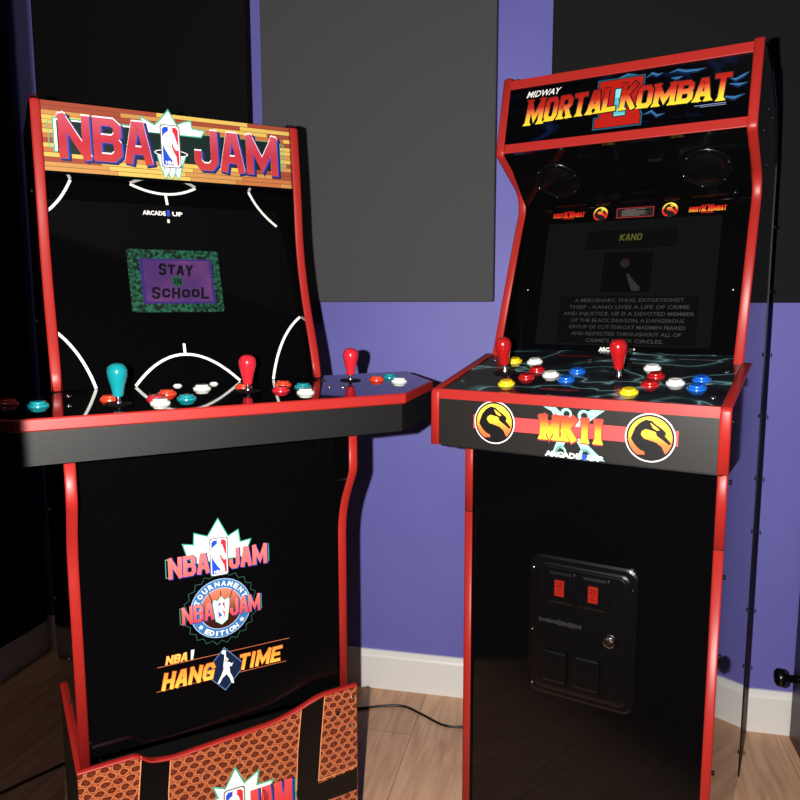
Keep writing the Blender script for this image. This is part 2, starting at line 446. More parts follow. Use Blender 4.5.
# ================================================================= LEFT CABINET (four players)
NC = cabinet_empty('arcade_cabinet', .3346, 61.294, 1)
tag(NC, 'left four-player arcade cabinet with wood-plank marquee and wide control deck, standing on a basketball-print riser', 'arcade cabinet')
HW = .25; T = .0160
front = fillet([(1.29, .352), (1.29, .735), (1.2355, .825), (1.2355, .968), (1.40, .985), (1.42, 1.045), (1.462, 1.143), (1.49, 1.248), (1.497, 1.37), (1.512, 1.50)], [0, .06, .012, 0, 0, .05, .06, .08, .08, 0])
top_i = len(front)
prof = front+[(1.53, 1.504), (1.80, 1.490), (1.80, .352)]
for s, (u0, u1) in ((-1, (-HW, -HW+T)), (1, (HW-T, HW))):
    side_panel(NC, u0, u1, prof)
    lo = fillet([(1.29, .352), (1.29, .735), (1.2355, .825), (1.2355, .9)], [0, .06, .012, 0])
    edge_trim(NC, u0, u1, lo)
    hi = fillet([(1.402, .986), (1.42, 1.045), (1.462, 1.143), (1.49, 1.248), (1.497, 1.37), (1.512, 1.497), (1.53, 1.505)], [0, .05, .06, .08, .08, .006, 0])
    edge_trim(NC, u0, u1, hi)
IN = HW-T
mb = MB(); mb.box((-IN, .18, .352), (IN, .198, 1.5), BLKM)
mb.box((-IN, 1.53-D0, 1.478), (IN, .185, 1.494), BLKM); mb.build('back_panel', NC)
# body front
Pb = Plane((1.30, .36), (1.30, .9))
mb = MB(); mb.box((-IN, 1.305-D0, .36), (IN, 1.32-D0, .97), BLK); mb.build('front_panel', NC)
def NBAcard(mb, P, cu, cv, hw, hh, lv):
    poly(mb, P, rounded(cu, cv, hw*1.05, hh*1.02, hw*.3), mat('card_edge_grey', (70, 80, 90), .4), lv)
    poly(mb, P, rounded(cu, cv, hw*.95, hh*.975, hw*.27), WHITE, lv+1)
    a, b = hw*.84, hh*.9
    LOGOB = mat('logo_blue', (30, 70, 190), .3); LOGOR = mat('logo_red', (205, 40, 60), .3)
    poly(mb, P, [(cu-a, cv-b), (cu+a*.1, cv-b), (cu+a*.1, cv+b), (cu-a*.7, cv+b), (cu-a, cv+b*.88)], LOGOB, lv+2)
    poly(mb, P, [(cu+a*.1, cv-b), (cu+a*.9, cv-b), (cu+a, cv-b*.9), (cu+a, cv+b*.88), (cu+a*.7, cv+b), (cu+a*.1, cv+b)], LOGOR, lv+2)
    sil = [(250, 300), (262, 290), (270, 286), (268, 268), (275, 252), (287, 250), (299, 256), (303, 270), (297, 285), (312, 304), (322, 340), (335, 385), (350, 398), (348, 428), (322, 432), (306, 410), (296, 372), (290, 400), (303, 440), (322, 480), (330, 560), (303, 556), (298, 520), (268, 480), (240, 430), (222, 390), (219, 345), (234, 312)]
    poly(mb, P, [(cu+(x-283)/72*hw, cv-(y-402)/163*hh) for x, y in sil], WHITE, lv+3)
    txt(mb, P, 'NBA', cu-hw*.15, cv-hh*.78, hh*.16, WHITE, lv+4, width=hw*.95, bold=.03)
def burst(mb, P, cu, base, pts, lv, o=.0035):
    # white star burst with green outline
    c = sum(p[0] for p in pts)/len(pts), sum(p[1] for p in pts)/len(pts)
    poly(mb, P, pts, WHITE, lv)
    stroke(mb, P, pts, o, GREEN, lv+1, closed=True)
# lower poster panel with three logos
mb = MB(); Pz = Plane((1.301, .36), (1.301, .9))
mb.box((-.229, 0, 0), (.235, .434, .004), BLK, lambda a, b, c: Pz(a, b, c))
P1 = lambda u, v, w=0: Pz(u, v, w+.0045)
# tilt-free logos: game logo
lr = grad_mat('letter_red_body', .60, .68, [(0, (196, 40, 40)), (1, (235, 110, 105))])
bp = [(-.056, .330), (-.063, .354), (-.044, .350), (-.0425, .371), (-.019, .362), (.0005, .392), (.018, .357), (.037, .3665), (.040, .343), (.060, .3455), (.050, .320), (.045, .315), (-.045, .315)]
burst(mb, P1, 0, 0, bp, 1, .0022)
def nbajam(mb, P, u0, u1, v0, v1, t, m, lv, gap=.035, brk=True, cardw=.016):
    cu = (u0+u1)/2; hl = (u1-u0)/2-gap/2
    for (wd, a, b) in (('NBA', u0, u0+hl), ('JAM', u1-hl, u1)):
        hs = [(v0, v1)]*3
        word(mb, P, wd, a, v0, b, v1, t, BLUE, lv, gap=.10, off=(t*.22, -t*.18), outline=NAVY, ol=1.35)
        word(mb, P, wd, a, v0, b, v1, t, m, lv+2, gap=.10)
        word(mb, P, wd, a, v0, b, v1, t*.16, mat('letter_shine', (238, 140, 140), .3), lv+3, gap=.10, off=(-t*.0, t*.0)) if False else None
    if brk:
        for s, e in ((-1, u0), (1, u1)):
            x = e+s*t*.55; stroke(mb, P, [(x-s*t*.4, v1-t*.3), (x, v1-t*.3), (x, v0+t*.4), (x-s*t*.4, v0+t*.4)], t*.17, GREEN, lv-1)
nbajam(mb, P1, -.090, .090, .295, .333, .0070, lr, 4, gap=.036)
NBAcard(mb, P1, .0, .322, .0160, .035, 9)
# tournament badge
cx, cy, rr = .001, .2235, .052
pts = []
for k in range(44):
    a = 2*math.pi*k/44; r = rr*(1.18 if k % 2 == 0 else 1.06); pts.append((cx+r*math.cos(a)*1.12, cy+r*math.sin(a)*1.12))
stroke(mb, P1, pts, .0009, mat('badge_green', (40, 90, 70), .4), 1, closed=True)
poly(mb, P1, circle(cx, cy, rr*1.08), mat('badge_rim', (150, 175, 205), .3), 2)
poly(mb, P1, circle(cx, cy, rr*1.05), mat('badge_blue', (52, 108, 160), .3), 3)
poly(mb, P1, circle(cx, cy, rr*.76), mat('badge_rim', (150, 175, 205), .3), 4)
poly(mb, P1, circle(cx, cy, rr*.73), grad_mat('badge_ball', .52, .63, [(0, (20, 8, 6)), (.45, (60, 22, 14)), (1, (230, 130, 100))]), 5)
for k in (-1, 0, 1):
    stroke(mb, P1, [(cx+k*.012, cy+.004), (cx+k*.022, cy+rr*.62)], .0016, BLKM, 6)
def arctext(s, r, a0, a1, h, up=True):
    for i, ch in enumerate(s):
        a = a0+(a1-a0)*i/(len(s)-1)
        txt(mb, P1, ch, cx+r*math.cos(a), cy+r*math.sin(a), h, WHITE, 6, bold=.035, rot=(a-math.pi/2) if up else (a+math.pi/2), width=h*(.35 if ch == 'I' else 1.0))
arctext('TOURNAMENT', rr*.91, math.radians(157), math.radians(23), .0088)
arctext('EDITION', rr*.91, math.radians(236), math.radians(304), .0088, False)
for a in (217, 323):
    a = math.radians(a); q = []
    for k in range(10):
        r = (.0052 if k % 2 == 0 else .0022); q.append((cx+rr*.91*math.cos(a)+r*math.sin(2*math.pi*k/10), cy+rr*.91*math.sin(a)+r*math.cos(2*math.pi*k/10)))
    poly(mb, P1, q, WHITE, 6)
lr2 = grad_mat('letter_red_badge', .56, .60, [(0, (196, 40, 40)), (1, (235, 120, 110))])
nbajam(mb, P1, cx-.071, cx+.073, .2065, .239, .0052, lr2, 8, gap=.030)
burst(mb, P1, 0, 0, [(cx-.016, cy+.012), (cx-.014, cy+.019), (cx-.006, cy+.016), (cx, cy+.024), (cx+.006, cy+.016), (cx+.015, cy+.019), (cx+.015, cy+.008), (cx+.011, cy-.022), (cx, cy-.030), (cx-.011, cy-.022)], 11, .0012)
NBAcard(mb, P1, cx, cy-.002, .0068, .0155, 14)
# third logo: slanted words with diamond
og = grad_mat('orange_gold_print', .445, .515, [(0, (245, 200, 80)), (.5, (235, 140, 50)), (1, (250, 190, 90))])
ogo = mat('dark_orange_edge', (120, 40, 20), .4)
for v_, u0, u1 in ((.134, -.115, .13), (.089, -.118, .123)):
    stroke(mb, P1, [(u0, v_+.0025), (u1, v_+.0025)], .0011, mat('line_orange', (190, 100, 60), .4), 1)
word(mb, P1, 'HANG', -.111, .092, -.019, .124, .0066, og, 8, shear=.22, outline=ogo, ol=1.35)
word(mb, P1, 'TIME', .027, .0960, .110, .1265, .0062, og, 8, shear=.22, outline=ogo, ol=1.35)
word(mb, P1, 'NBA', -.102, .138, -.064, .154, .0038, og, 3, shear=.22, outline=ogo, ol=1.35)
poly(mb, P1, [(-.057, .138), (-.053, .138), (-.050, .156), (-.056, .156)], WHITE, 3)
dm = [(.004, .064), (.042, .105), (.004, .147), (-.034, .105)]
poly(mb, P1, dm, mat('diamond_navy', (14, 30, 60), .3), 4)
stroke(mb, P1, dm, .0014, mat('diamond_edge', (90, 120, 160), .3), 5, closed=True)
pl_ = [(0, .030), (.003, .033), (.003, .026), (.006, .016), (.004, .013), (.010, .012), (.016, .008), (.019, .010), (.015, .003), (.010, .004), (.011, -.008), (.017, -.020), (.019, -.031), (.014, -.030), (.010, -.019), (.003, -.010), (-.006, -.016), (-.013, -.026), (-.017, -.024), (-.008, -.010), (-.003, .0), (-.003, .010), (-.001, .018)]
poly(mb, P1, [(.004+a*.85, .105+b) for a, b in pl_], WHITE, 6)
poly(mb, P1, circle(.003, .1385, .0042, 16), WHITE, 6); poly(mb, P1, circle(.0075, .1225, .0034, 16), WHITE, 6)
mb.build('poster_panel', NC, fix=False)

# marquee
Pm = Plane((1.508, 1.373), (1.518, 1.4975))
mb = MB(); PK = [mat('plank_yellow', (206, 172, 84), .3, coat=.3), mat('plank_tan', (186, 132, 72), .3, coat=.3), mat('plank_red', (146, 66, 46), .3, coat=.3), mat('plank_orange', (176, 104, 58), .3, coat=.3)]
mb.box((-IN, 0, -.012), (IN, .1245, 0), mat('plank_gap', (90, 50, 26), .4), lambda a, b, c: Pm(a, b, c))
nr = 15; seq = [1, 1, 2, 0, 3, 0, 2, 3, 0, 1, 0, 0, 1, 2, 2]
for i in range(nr):
    v0 = i*.1245/nr+.0005; v1 = (i+1)*.1245/nr-.0004; x = -IN; last = seq[i]
    while x < IN:
        ln = random.uniform(.08, .22); x1 = min(IN, x+ln)
        rect(mb, Pm, x+.0004, v0, x1-.0004, v1, PK[last], 1); x = x1; last = random.choice([k for k in (0, 0, 0, 1, 1, 2, 3) if k != last])
# dark band with white and green edges
poly(mb, Pm, [(-.216, .034), (-.043, .034), (-.043, .096), (-.216, .096)], GREEN, 2)
poly(mb, Pm, [(.05, .034), (.213, .034), (.213, .092), (.05, .092)], GREEN, 2)
poly(mb, Pm, [(-.2135, .036), (-.043, .036), (-.043, .0935), (-.2135, .0935)], WHITE, 3)
poly(mb, Pm, [(.05, .036), (.2105, .036), (.2105, .0895), (.05, .0895)], WHITE, 3)
rect(mb, Pm, -.209, .033, .206, .091, DGREEN, 4)
for s, e in ((-1, -.223), (1, .219)):
    stroke(mb, Pm, [(e-s*.008, .088), (e, .088), (e, .042), (e-s*.008, .042)], .0016, GREEN, 3)
sb = [(-.077, .086), (-.055, .092), (-.064, .114), (-.038, .101), (-.03, .108), (-.011, .1315), (.004, .105), (.018, .112), (.031, .115), (.0335, .101), (.058, .099), (.050, .086)]
burst(mb, Pm, 0, 0, sb, 5, .0026)
lm = grad_mat('letter_red_marquee', 1.395, 1.475, [(0, (176, 58, 56)), (.45, (172, 46, 58)), (1, (186, 78, 94))], .25)
topw = mat('letter_top_white', (235, 225, 228), .3)
for wd, u0, u1, v0, v1 in (('NBA', -.207, -.045, .0235, .1025), ('JAM', .035, .2045, .0225, .1005)):
    word(mb, Pm, wd, u0, v0, u1, v1, .0140, NAVY, 8, gap=.10, off=(.0045, -.0025), outline=NAVY, ol=1.3)
    word(mb, Pm, wd, u0, v0, u1, v1, .0140, BLUE, 9, gap=.10, off=(.0026, -.001))
    word(mb, Pm, wd, u0, v0, u1, v1, .0140, topw, 10, gap=.10, off=(0, .0028))
    word(mb, Pm, wd, u0, v0, u1, v1, .0140, lm, 11, gap=.10)
# net and rim
netw = [(-.036, .046), (-.030, .022), (-.022, .0), (-.016, .012), (-.010, .0), (-.003, .012), (.003, 0), (.010, .022), (.018, .046)]
poly(mb, Pm, netw, WHITE, 5); stroke(mb, Pm, netw, .002, GREEN, 6)
for k in range(4):
    stroke(mb, Pm, [(-.028+.011*k, .044), (-.022+.011*k, .012)], .0013, GREEN, 7); stroke(mb, Pm, [(-.020+.011*k, .044), (-.026+.011*k, .012)], .0013, GREEN, 7)
stroke(mb, Pm, [(-.009+.031*math.cos(a), .050+.006*math.sin(a)) for a in [2*math.pi*k/24 for k in range(24)]], .0016, WHITE, 6, closed=True)
NBAcard(mb, Pm, -.010, .0625, .0178, .0400, 13)
mb.build('marquee_panel', NC, fix=False)
mb = MB(); mb.box((-IN, 1.505-D0, 1.368), (IN, 1.58-D0, 1.373), BLK); mb.build('marquee_soffit', NC)

# bezel with white court lines, screen
Pz = Plane((1.43, .985), (1.56, 1.37))
mb = MB(); mb.box((-IN, -.015, -.006), (IN, .404, 0), GLASS, lambda a, b, c: Pz(a, b, c))
def arc3(p0, p1, p2, n=20):
    # quadratic arc through p1 in the middle
    c = (2*p1[0]-.5*(p0[0]+p2[0]), 2*p1[1]-.5*(p0[1]+p2[1])); o = []
    for k in range(n+1):
        t = k/n; o.append((p0[0]*(1-t)**2+2*c[0]*t*(1-t)+p2[0]*t*t, p0[1]*(1-t)**2+2*c[1]*t*(1-t)+p2[1]*t*t))
    return o
LW = .0052
stroke(mb, Pz, arc3((-.231, .104), (-.199, .060), (-.1765, .002)), LW, WHITE, 1)
stroke(mb, Pz, arc3((.231, .128), (.188, .078), (.158, .002)), LW, WHITE, 1)
stroke(mb, Pz, arc3((-.106, .002), (-.0125, .0575), (.0875, .002)), LW, WHITE, 1)
stroke(mb, Pz, [(-.0115, .060), (-.0115, .079)], LW, WHITE, 1, cap=False)
stroke(mb, Pz, arc3((-.188, .401), (-.207, .366), (-.229, .340)), LW, WHITE, 1)
stroke(mb, Pz, arc3((.158, .401), (.177, .364), (.207, .331)), LW, WHITE, 1)
stroke(mb, Pz, arc3((-.078, .402), (-.0155, .3865), (.044, .402)), LW, WHITE, 1)
stroke(mb, Pz, [(-.0145, .385), (-.013, .364)], LW, WHITE, 1, cap=False); rect(mb, Pz, -.0165, .326, -.012, .3335, WHITE, 1)
txt(mb, Pz, 'ARCADE', -.040, .3455, .0085, WHITE, 1, width=.044, bold=.04)
txt(mb, Pz, '1', -.0130, .3465, .012, BLUE, 1, width=.006, bold=.04); txt(mb, Pz, 'UP', .0045, .3455, .0085, WHITE, 1, width=.020, bold=.04)
mb.build('screen_bezel', NC, fix=False)
def screen_green():
    m = mat('screen_green_border', (10, 20, 15), .3); nt = m.node_tree; b = nt.nodes['Principled BSDF']
    tc = N(nt, 'ShaderNodeTexCoord'); v = N(nt, 'ShaderNodeTexNoise', Scale=150.0, Detail=2.0)
    r = ramp(nt, [(.42, (6, 16, 12)), (.52, (26, 84, 58)), (.7, (44, 118, 84))]); L = nt.links.new
    L(tc.outputs['Object'], v.inputs['Vector']); L(v.outputs['Fac'], r.inputs[0]); L(r.outputs[0], b.inputs['Emission Color']); b.inputs['Emission Strength'].default_value = .9
    return m
def screen_purple():
    m = mat('screen_purple', (15, 10, 20), .3); nt = m.node_tree; b = nt.nodes['Principled BSDF']
    tc = N(nt, 'ShaderNodeTexCoord'); v = N(nt, 'ShaderNodeTexNoise', Scale=14.0, Detail=2.0)
    r = ramp(nt, [(.35, (84, 48, 112)), (.6, (120, 66, 126)), (.8, (128, 84, 140))]); L = nt.links.new
    L(tc.outputs['Object'], v.inputs['Vector']); L(v.outputs['Fac'], r.inputs[0]); L(r.outputs[0], b.inputs['Emission Color']); b.inputs['Emission Strength'].default_value = .85
    return m
mb = MB()
poly(mb, Pz, rounded(-.0125, .2055, .0875, .0635, .006), screen_green(), 2)
rect(mb, Pz, -.078, .159, .060, .2505, mat('screen_blue', (20, 14, 40), .3, emit=.8, emitc=(60, 40, 120)), 3)
rect(mb, Pz, -.072, .163, .055, .247, screen_purple(), 4)
sk = mat('screen_black_text', (6, 4, 10), .3)
def scrawl(s, u0, u1, v0, v1, t, hs=None):
    word(mb, Pz, s, u0, v0, u1, v1, t, sk, 6, gap=.22, shear=.12, heights=hs)
scrawl('STAY', -.045, .020, .2165, .2395, .0046, [(.2165, .2405), (.2185, .2385), (.2165, .2375), (.2150, .2385)])
scrawl('SCHOOL', -.062, .047, .170, .191, .0046, [(.1685, .1925), (.171, .1895), (.169, .191), (.171, .188), (.1715, .1885), (.1685, .1925)])
poly(mb, Pz, circle(-.011, .2045, .0115, 20), mat('screen_ball', (10, 30, 20), .3, emit=.7, emitc=(40, 90, 70)), 5)
scrawl('IN', -.018, -.004, .198, .2105, .0022)
mb.build('display_screen', NC, fix=False)

# control deck with wings
outl = [(-.316, 1.17), (.316, 1.17), (.447, 1.292), (.472, 1.450), (-.472, 1.450), (-.447, 1.292)]
def zt(D): return .9735+(D-1.17)*.04
def deckslab(mb, out, dz0, dz1, m):
    mb.prism(out, lambda a, b, w_: LP(a, b, zt(b)+w_), dz0, dz1, m)
def shrink(out, s):
    c = (0, 1.36); n = len(out); res = []
    for i in range(n):
        a = Vector(out[i-1]); b = Vector(out[i]); d = Vector(out[(i+1) % n])
        e1 = (b-a).normalized(); e2 = (d-b).normalized(); n1 = Vector((-e1.y, e1.x)); n2 = Vector((-e2.y, e2.x))
        mm = (n1+n2); mm = mm/mm.length; k = s/mm.dot(n1); q = b+mm*k; res.append((q.x, q.y))
    return res
mb = MB(); deckslab(mb, shrink(outl, .0015), -.003, 0, GLOSS)
sk_ = shrink(outl, .006)
mb.prism(sk_, lambda a, b, w_: LP(a, b, zt(b)+w_ if w_ > -.05 else zt(b)*0+.904), -.07, -.003, DECKB)
mb.build('control_deck', NC); DK = bpy.data.objects[-1] if False else [o for o in NC.children if o.name.startswith('control_deck')][0]
# red trim round the deck edge
def loop_trim(mb, out, z0, z1, th, m, closed=True):
    n = len(out); o1 = shrink(out, -th)
    ch = []
    rows = []
    for (a, b), (c, d) in list(zip(out, o1))[4:]+list(zip(out, o1))[:4]:
        rows.append([LP(a, b, zt(b)+z1), LP(c, d, zt(d)+z1-.002), LP(c, d, zt(d)+z0+.002), LP(a, b, zt(b)+z0)])
    mb.grid(rows, m, False)
    return
mb = MB(); loop_trim(mb, outl, -.0185, .0005, .0022, RED); mb.build('deck_edge_trim', NC)
Pd = Plane((1.30, zt(1.30)), (1.40, zt(1.40)))
def Pdeck(u, D, w=0): return Pd(u, D-1.30, w)
TEAL = mat('teal_plastic', (16, 132, 140), .22, .5, coat=.5); RPL = mat('red_pink_plastic', (196, 34, 48), .22, .5, coat=.5)
ORA = mat('orange_red_plastic', (222, 62, 34), .25, .5, coat=.5); WPL = mat('white_plastic', (236, 236, 230), .25, .5, coat=.5)
for u, D, mm, lb in ((-.1636, 1.253, TEAL, 'teal joystick left of centre'), (.0655, 1.305, RPL, 'red joystick right of centre'), (.296, 1.36, RPL, 'red joystick on the right wing'), (-.385, 1.29, RPL, 'red joystick on the left wing')):
    joystick(DK, Pdeck, u, D, mm, lb)
for u, D, mm, nm in ((-.2785, 1.280, TEAL, 'teal'), (-.3197, 1.315, RPL, 'red'), (-.170, 1.300, ORA, 'orange'), (-.1010, 1.272, RPL, 'red'), (-.0735, 1.322, ORA, 'orange'), (-.1025, 1.232, WPL, 'white'),
                     (-.0033, 1.360, WPL, 'white'), (-.0545, 1.258, TEAL, 'teal'), (.070, 1.345, ORA, 'orange'), (.1497, 1.352, ORA, 'orange'), (.121, 1.285, RPL, 'red'), (.1746, 1.311, TEAL, 'teal'), (.1537, 1.245, WPL, 'white'),
                     (.3489, 1.347, ORA, 'orange'), (.392, 1.372, TEAL, 'teal'), (.380, 1.308, WPL, 'white')):
    button(DK, Pdeck, u, D, mm, nm+' push button')
for u, D in ((-.0362, 1.411), (.0318, 1.411)): button(DK, Pdeck, u, D, WPL, 'small white push button', .0085)
for u, D in ((.2465, 1.287), (-.236, 1.262), (-.228, 1.36), (.225, 1.30), (.255, 1.46)):
    mb = MB(); mb.lathe(Pdeck, u, D, [(.0042, 0), (.004, .0014), (.0025, .0024), (.0001, .0027)], CHROME, 14); mb.build('bolt', DK)
for s in (1, -1):
    for D, z in ((1.40, .5), (1.72, .5), (1.40, .42), (1.72, .70), (1.74, 1.1), (1.62, 1.35)): screw(NC, s*HW, D, z, s)

# ---- riser under the left cabinet
RS = cabinet_empty('cabinet_riser', .3346, 61.294, 1)
tag(RS, 'riser stand with basketball skin print and red trim under the left arcade cabinet', 'riser')
def ball_mat():
    m = mat('basketball_print', (190, 95, 55), .3, .4, coat=.2); nt = m.node_tree; b = nt.nodes['Principled BSDF']; L = nt.links.new
    tc = N(nt, 'ShaderNodeTexCoord'); n = N(nt, 'ShaderNodeTexNoise', Scale=70.0, Detail=1.0); sc = N(nt, 'ShaderNodeVectorMath', operation='SCALE'); sc.inputs['Scale'].default_value = .009
    ad = N(nt, 'ShaderNodeVectorMath', operation='ADD'); sx = N(nt, 'ShaderNodeSeparateXYZ')
    L(tc.outputs['Object'], n.inputs['Vector']); L(n.outputs['Color'], sc.inputs[0]); L(tc.outputs['Object'], ad.inputs[0]); L(sc.outputs[0], ad.inputs[1]); L(ad.outputs[0], sx.inputs[0])
    def M(op, a, b=None):
        k = N(nt, 'ShaderNodeMath', operation=op)
        for q, v in enumerate((a, b)):
            if v is None: continue
            if isinstance(v, (int, float)): k.inputs[q].default_value = v
            else: L(v, k.inputs[q])
        return k.outputs[0]
    zz = M('MULTIPLY', sx.outputs[2], 74.0); row = M('FLOOR', zz); xx = M('ADD', M('MULTIPLY', sx.outputs[0], 50.0), M('MULTIPLY', row, .5))
    fx = M('SUBTRACT', M('FRACT', xx), .5); fz = M('SUBTRACT', M('FRACT', zz), .5)
    d = M('SQRT', M('ADD', M('POWER', M('ABSOLUTE', fx), 2.0), M('POWER', M('MULTIPLY', M('ABSOLUTE', fz), .92), 2.0)))
    r = ramp(nt, [(.0, (112, 50, 30)), (.26, (84, 30, 18)), (.36, (96, 36, 20)), (.41, (196, 122, 80)), (.50, (158, 74, 42)), (.65, (140, 62, 36))])
    L(d, r.inputs[0]); L(r.outputs[0], b.inputs['Base Color'])
    return m
BALL = ball_mat(); BAND = mat('black_band_print', (7, 6, 6), .3, .3)
RH = .2570
topc = fillet([(-RH, .359), (-.160, .361), (-.143, .345), (-.106, .338), (.09, .351), (.135, .363), (.178, .380), (RH, .382)], [0, .02, .015, .03, .03, .03, .02, 0])
Pr = Plane((1.262, 0), (1.262, .4))
mb = MB(); mb.prism([(-RH, .0)]+[(RH, .0)]+topc[::-1], lambda a, b, w_: LP(a, 1.262-w_+.012, b), 0, .012, BALL)
def band(pts, t): 
    stroke(mb, Pr, pts, t, mat('print_edge_orange', (205, 130, 80), .3), 1, cap=False); stroke(mb, Pr, pts, t-.005, BAND, 2, cap=False)
def topz(u):
    for (a, b), (c, d) in zip(topc[:-1], topc[1:]):
        if a <= u <= c: return b+(d-b)*(u-a)/max(1e-6, c-a)
    return .36
def vband(pl, pr):
    """black seam between two edge curves, top clipped at the board"""
    for i in range(len(pl)-1):
        poly(mb, Pr, [pl[i], pr[i], pr[i+1], pl[i+1]], BAND, 2)
vband([(-.155, topz(-.155)-.001), (-.163, .28), (-.165, .20), (-.155, .10), (-.13, .0)], [(-.106, topz(-.106)-.001), (-.112, .28), (-.114, .20), (-.104, .10), (-.08, 0)])
vband([(.139, topz(.139)-.001), (.130, .28), (.126, .20), (.136, .10), (.165, .0)], [(.188, topz(.188)-.001), (.178, .28), (.172, .20), (.182, .10), (.21, 0)])
vband([(.171, .2), (.22, .203), (RH-.001, .2065)], [(.175, .158), (.22, .158), (RH-.001, .16)])
vband([(-RH+.001, .19), (-.2, .19), (-.165, .19)], [(-RH+.001, .145), (-.2, .145), (-.155, .145)])
OE = mat('print_edge_orange', (214, 140, 90), .3)
for e in ([(-.106, .34), (-.112, .28), (-.114, .20)], [(.139, .363), (.130, .28), (.126, .20)], [(.188, .379), (.178, .28), (.172, .206), (.22, .208), (RH-.001, .2115)], [(-.155, .36), (-.163, .28), (-.165, .2)]):
    stroke(mb, Pr, e, .002, OE, 3, cap=False)
bp2 = [(-.050, .232), (-.026, .238), (-.034, .262), (-.012, .252), (.008, .287), (.024, .252), (.052, .268), (.048, .240), (.08, .240), (.06, .20), (-.05, .20)]
burst(mb, Pr, 0, 0, bp2, 4, .003)
lr3 = grad_mat('letter_red_riser', .16, .25, [(0, (196, 40, 40)), (1, (225, 80, 80))])
PrR = lambda u, v, w=0: Pr(u, v+.0, w)
nbajam(mb, PrR, -.112, .116, .165, .232, .015, lr3, 7, gap=.045)
NBAcard(mb, PrR, .004, .205, .019, .043, 12)
mb.build('front_board', RS, fix=False)
# red edging on the curved top
rows = []
for a, b in topc:
    rows.append([LP(a, 1.2610, b-.0018), LP(a, 1.2595, b+.0005), LP(a, 1.2615, b+.0025), LP(a, 1.2725, b+.0025), LP(a, 1.275, b), LP(a, 1.274, b-.003)])
mb = MB(); mb.grid(rows, RED, True, True); mb.build('edge_trim', RS)
for s in (-1, 1):
    u0, u1 = (-RH, -RH+.0125) if s < 0 else (RH-.0125, RH)
    mb = MB(); mb.box((u0, 1.2745-D0, 0), (u1, 1.62-D0, .349), mat('riser_side_black', (10, 10, 10), .3)); mb.build('side_panel', RS)
    mb = MB(); mb.box((u0-.0006, 1.2745-D0, .3485), (u1+.0006, 1.62-D0, .3515), RED); mb.build('side_edge_trim', RS)
mb = MB(); mb.box((-RH+.018, .002, 0), (RH-.018, .018, .348), BLKM); mb.build('back_board', RS)
for u, z in ((.247, .36), (.247, .30), (.215, .335)):
    mb = MB(); mb.lathe(Pr, u, z-.0, [(.0042, 0), (.004, .0016), (.002, .0025), (.0001, .0027)], CHROME if z != .335 else SCREW, 12); mb.build('screw', RS)

# ================================================================= RIGHT CABINET (two players)
MC = cabinet_empty('arcade_cabinet', -.3953, -59.067, -1)
tag(MC, 'right two-player arcade cabinet with dragon emblems and a coin door on its front', 'arcade cabinet')
HW = .2415; T = .0155; IN = HW-T
lower = [(1.318, 0), (1.318, .876)]
upper = fillet([(1.440, 1.02), (1.553, 1.285), (1.578, 1.335), (1.566, 1.372), (1.446, 1.434), (1.483, 1.588)], [0, .05, .03, .035, .010, 0])
prof = [(1.318, 0), (1.318, .90), (1.40, 1.0)]+upper+[(1.49, 1.590), (1.64, 1.572), (1.76, 1.530), (1.843, 1.43), (1.843, 0)]
for s, (u0, u1) in ((-1, (-HW, -HW+T)), (1, (HW-T, HW))):
    side_panel(MC, u0, u1, prof)
    edge_trim(MC, u0, u1, [(1.318, 0), (1.318, .720)]); edge_trim(MC, u0, u1, [(1.318, .7215), (1.318, .905)])
    edge_trim(MC, u0, u1, upper+[(1.4865, 1.591), (1.51, 1.5905)])
    # rear spine, a little proud of the side, with screws
    mb = MB(); mb.prism([(1.843, 0.0), (1.843, 1.43), (1.76, 1.530), (1.64, 1.572), (1.645, 1.580), (1.768, 1.537), (1.855, 1.434), (1.855, 0.0)], lambda a, b, w_: LP(w_, a, b), min(s*(HW-.02), s*(HW+.0015)), max(s*(HW-.02), s*(HW+.0015)), mat('spine_black', (2, 2, 2), .5, .2)); mb.build('rear_spine', MC)
for z in (1.30, 1.16, 1.02, .88, .735, .61, .42, .28, .06):
    screw(MC, HW+.003, 1.849, z, 1, .005)
for D, z in ((1.36, .83), (1.345, .665), (1.345, .52), (1.345, .30), (1.345, .09), (1.56, 1.45), (1.62, 1.5), (1.64, 1.40), (1.7, 1.5)):
    screw(MC, HW, D, z, 1, .0045)
mb = MB(); mb.box((-IN, 1.828-D0, .01), (IN, 1.842-D0, 1.42), BLKM); mb.prism([(1.49, 1.576), (1.49, 1.584), (1.64, 1.579), (1.76, 1.529), (1.842, 1.429), (1.828, 1.42), (1.75, 1.52), (1.635, 1.570)], lambda a, b, w_: LP(w_, a, b), -IN, IN, BLKM); mb.build('back_panel', MC)
mb = MB(); mb.box((-IN, 1.325-D0, 0.0), (IN, 1.34-D0, .90), BLK); mb.build('front_panel', MC)

# marquee
Pq = Plane((1.4535, 1.437), (1.487, 1.587))
mb = MB()
def mk_bg():
    m = mat('storm_print', (6, 6, 12), .12, .3); nt = m.node_tree; b = nt.nodes['Principled BSDF']; L = nt.links.new
    tc = N(nt, 'ShaderNodeTexCoord'); mp = N(nt, 'ShaderNodeMapping'); mp.inputs['Scale'].default_value = (6, 6, 16); mp.inputs['Location'].default_value = (.35, 0, .8)
    n = N(nt, 'ShaderNodeTexNoise', Scale=1.6, Detail=6.0, Distortion=1.4); r = ramp(nt, [(.60, (4, 4, 6)), (.70, (8, 20, 46)), (.80, (24, 70, 120)), (.9, (80, 140, 170))])
    L(tc.outputs['Object'], mp.inputs[0]); L(mp.outputs[0], n.inputs['Vector']); L(n.outputs['Fac'], r.inputs[0]); L(r.outputs[0], b.inputs['Base Color'])
    return m
mb.box((-IN, 0, -.012), (IN, .150, 0), mk_bg(), lambda a, b, c: Pq(a, b, c))
